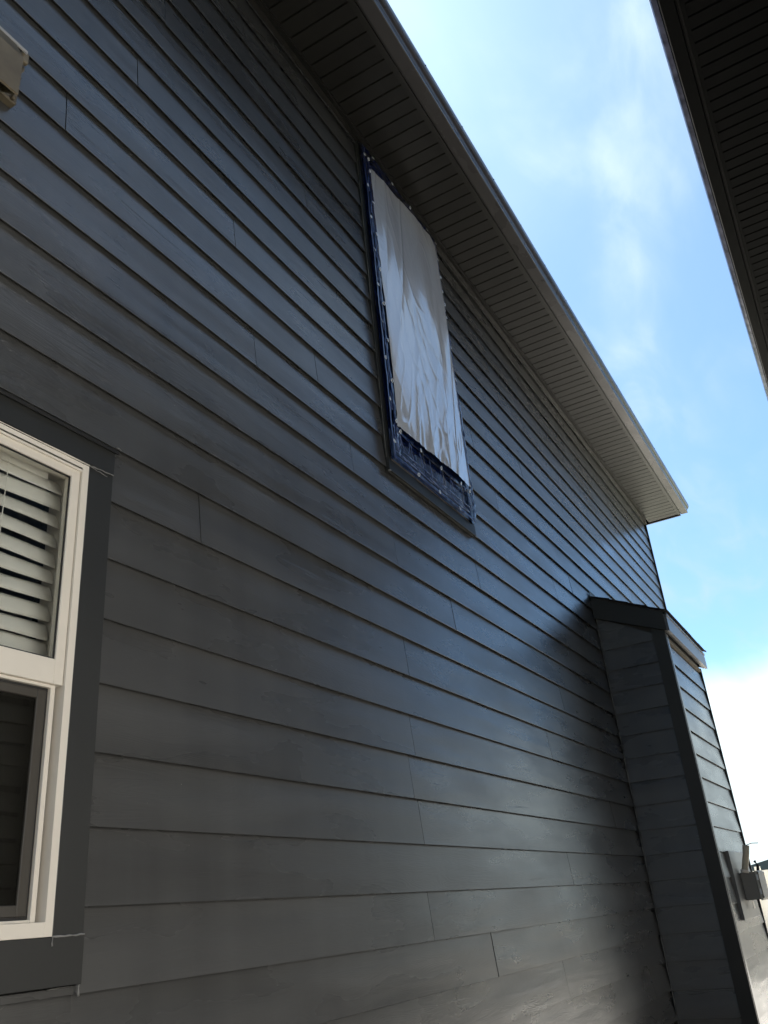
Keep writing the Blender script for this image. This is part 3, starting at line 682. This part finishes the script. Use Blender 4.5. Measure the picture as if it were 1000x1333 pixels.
# utility box on the front of the chase
yb = -CHD-0.016
ub = empty('utility_box', (7.75, yb, 1.30), 'small grey utility box with cream pipe rising from it on the chase front', 'utility box')
box('mounting_board', M_BLK, ub, 7.30, 8.14, yb-0.013, yb+0.028, 1.27, 1.75, bevel=0.002)
box('cabinet', M_BOX, ub, 7.60, 7.93, yb-0.120, yb-0.0135, 1.395, 1.592, bevel=0.003)
box('cover', mat('pale_cover', (0.42, 0.41, 0.36), 0.5, var=0.05), ub, 7.595, 7.935, yb-0.136, yb-0.1205, 1.388, 1.598, bevel=0.002)
box('cover_latch', M_BOX, ub, 7.60, 7.93, yb-0.146, yb-0.1365, 1.40, 1.59, bevel=0.002)
MB().tube([(7.60, yb-0.050, 1.592), (7.60, yb-0.058, 1.62), (7.60, yb-0.092, 1.72), (7.60, yb-0.108, 1.785)], [0.020, 0.024, 0.025, 0.026], 12).build('pipe', M_COND, ub, smooth=True)
MB().tube([(7.60, yb-0.050, 1.590), (7.60, yb-0.055, 1.612)], 0.031, 12).build('pipe_collar', M_VINYL, ub, smooth=True)
MB().tube([(7.60, yb-0.10, 1.782), (7.62, yb-0.15, 1.796), (7.62, yb-0.20, 1.792)], 0.0035, 6).build('wire', M_LIP, ub)
MB().tube([(7.90, yb-0.11, 1.600), (7.90, yb-0.118, 1.640), (7.92, yb-0.10, 1.67)], 0.012, 8).build('cable_gland', M_GASKET, ub)
for (x_, z_) in ((7.62, 1.41), (7.91, 1.41), (7.62, 1.58), (7.91, 1.58)):
    MB().tube([(x_, yb-0.1455, z_), (x_, yb-0.150, z_)], 0.006, 8).build('screw', M_STEEL, ub)
box('hinge', M_STEEL, ub, 7.5895, 7.5945, yb-0.139, yb-0.128, 1.43, 1.47); box('hinge', M_STEEL, ub, 7.5895, 7.5945, yb-0.139, yb-0.128, 1.53, 1.57)
box('tag', M_VINYL, ub, 7.62, 7.70, yb-0.050, yb-0.046, 1.335, 1.385)

# ------------------------------------------------------------------ neighbour's house
NE = -1.271; NZ = 6.25; NW = -2.85
nh = empty('house', (0, NW, 0), 'dark neighbouring house at the right edge, only its black soffit and gutter in view', 'house')
nsof = eave(nh, NE-0.0, 1, NZ, -4.0, 13.0, 0.03, M_NSOF, M_NCHAN, M_NCHAN, M_LIP, 0, None) if False else None
def neave():
    """mirrored eave: distances run back from the outer gutter edge to the wall"""
    zs = NZ; x0, x1 = -4.0, 9.6
    def Y(d): return -1.843 - d          # d measured back from the gutter's outer face
    sof = MB().box(x0, x1, NW, Y(0.13), zs+0.016, zs+0.03).build('soffit', M_SOFGAP, nh)
    src = None; a = 0.05-4.0
    while a < x1-0.1:
        if src is None:
            prof = [(a+0.008, zs+0.0), (a+0.094, zs-0.0), (a+0.0995, zs+0.010), (a+0.0995, zs+0.0155), (a+0.0025, zs+0.0155), (a+0.0025, zs+0.010)]
            src = MB().prism(prof, NW+0.001, Y(0.172), 'y').build('soffit_panel', M_NSOF, sof); first = a
        elif a > 1.0:
            o = src.copy(); COL.objects.link(o); o.location.x = src.location.x+(a-first); o.location.z += random.uniform(-.0008, .0008)
            o.rotation_euler = (0, random.uniform(-.008, .008), 0)
        a += 0.1
    src.location.x += 4.9 - (0.0); 
    MB().prism([(Y(0.150), zs-0.006), (Y(0.174), zs-0.010), (Y(0.174), zs+0.002), (Y(0.158), zs+0.004), (Y(0.158), zs+0.03), (Y(0.150), zs+0.03)], x0, x1).build('soffit_channel', M_NCHAN, nh)
    MB().box(x0, x1, Y(0.137), Y(0.128), zs+0.004, zs+0.13).build('fascia', M_NCHAN, nh)
    out = [(0.122, 0.112), (0.122, -0.004), (0.047, -0.004), (0.042, 0.0), (0.041, 0.014), (0.036, 0.022), (0.020, 0.030), (0.008, 0.040), (0.001, 0.055), (0.0, 0.075), (0.0, 0.108), (0.004, 0.112)]
    inn = [(0.008, 0.106), (0.0035, 0.100), (0.004, 0.056), (0.012, 0.043), (0.024, 0.033), (0.040, 0.026), (0.045, 0.014), (0.048, 0.0), (0.1185, 0.0), (0.1185, 0.112)]
    MB().prism([(Y(d), zs+zz) for d, zz in out+inn], x0, x1).build('gutter', M_NCHAN, nh)
    # gutter front; sky reflection put into its mottled blue colour
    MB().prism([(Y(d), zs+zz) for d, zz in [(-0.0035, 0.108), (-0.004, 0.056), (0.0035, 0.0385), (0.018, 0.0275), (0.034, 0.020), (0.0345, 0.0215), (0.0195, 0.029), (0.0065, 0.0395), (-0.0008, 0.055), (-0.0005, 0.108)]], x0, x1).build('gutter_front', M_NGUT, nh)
    MB().prism([(Y(0.0455), zs-0.007), (Y(0.0405), zs-0.007), (Y(0.0400), zs-0.002), (Y(0.0455), zs-0.0045)], x0, x1).build('gutter_lip', M_CHAN, nh)
neave()
nw = MB().box(-4.0, 9.3, NW-0.2, NW, 0.3, NZ+0.1).build('wall', M_SHEATH, nh)
box('foundation', M_CONC, nh, -4.0, 9.3, NW-0.2, NW-0.01, -0.3, 0.299)
lap = MB(); lap2 = MB()  # unseen wall shaped for bounce light: pale section near viewer, dark beyond
for i in range(33):
    zb = 0.3+0.178*i
    lap2.prism([(NW+0.0005, zb), (NW+0.016, zb), (NW+0.005, min(zb+0.178, NZ-0.01)), (NW+0.0005, min(zb+0.178, NZ-0.01))], 3.2, 9.3)
    lap.prism([(NW+0.0005, zb), (NW+0.016, zb), (NW+0.005, min(zb+0.178, NZ-0.01)), (NW+0.0005, min(zb+0.178, NZ-0.01))], -4.0, 3.1)
lap.build('siding', M_NWALL, nh); lap2.build('siding', M_TRIM, nh)
box('corner_board', M_TRIM, nh, 3.1005, 3.1995, NW+0.001, NW+0.022, 0.3, NZ-0.01)
MB().prism([(-1.95, NZ+0.116), (-1.86, NZ+0.13), (-1.87, NZ+0.16), (-6.5, NZ+2.5), (-11.2, NZ+0.2), (-11.2, NZ+0.05), (-6.5, NZ+2.35)], -4.2, 9.7).build('roof', M_SHING, nh)
MB().box(-4, 9.3, -11.0, -10.8, -0.1, NZ).box(-4, -3.8, -10.8, NW-0.2, -0.1, NZ+0.1).box(9.1, 9.3, -10.8, NW-0.2, -0.1, NZ+0.1).build('side_walls', M_SHEATH, nh)

# ------------------------------------------------------------------ far things beyond the houses
fc = empty('fence', (22, 0, 0), 'cream white vinyl fence standing beyond the far end of the passage', 'fence')
for k in range(26):
    y = -14 + 0.95*k
    box('fence_post', M_FENCE, fc, 21.94, 22.06, y-0.06, y+0.06, 0, 1.86)
    box('fence_panel', M_FENCE, fc, 21.98, 22.02, y+0.061, y+0.889, 0.05, 1.70)
box('top_rail', M_FENCE, fc, 21.955, 22.045, -13.9, 10.6, 1.701, 1.775)
gt = empty('blocker_gate', (-3.0, -1.4, 0), 'dark board barrier added unseen behind the viewer to block light', 'blocker_gate')  # added out of view to keep light out of the passage's rear
for k in range(19): box('board', M_TRIM, gt, -3.02, -3.0, -2.84+0.148*k, -2.84+0.148*k+0.143, 0.05, 2.1)
box('rail', M_TRIM, gt, -3.06, -3.021, -2.84, -0.02, 0.3, 0.4); box('rail', M_TRIM, gt, -3.06, -3.021, -2.84, -0.02, 1.7, 1.8)
fh = empty('house', (110, 14, 0), 'small far-off bluish-roofed house with a chimney, just above the fence', 'house')
MB().box(108, 122, 2, 17.0, 0, 2.6).build('wall', M_FARWALL, fh)
rf = MB().prism([(-2.0, 2.5), (8.6, 4.35), (18.0, 2.5), (18.0, 2.3), (-2.0, 2.3)], 107.5, 122.5).build('roof', M_FARROOF, fh)
rf['label'] = 'blue-grey gable roof'
MB().box(109, 110.2, 5.9, 7.2, 3.4, 5.6).box(108.8, 110.4, 5.7, 7.4, 5.55, 5.7).build('chimney', M_FARROOF, fh)
MB().box(109.5, 109.6, 7.55, 7.62, 4.0, 6.3).box(109.5, 109.6, 7.2, 8.0, 5.9, 5.96).build('antenna', M_BOX, fh)
for y in (4.5, 8.5, 12.5): box('window', M_DARK, fh, 107.95, 108.02, y, y+1.4, 1.0, 2.1)
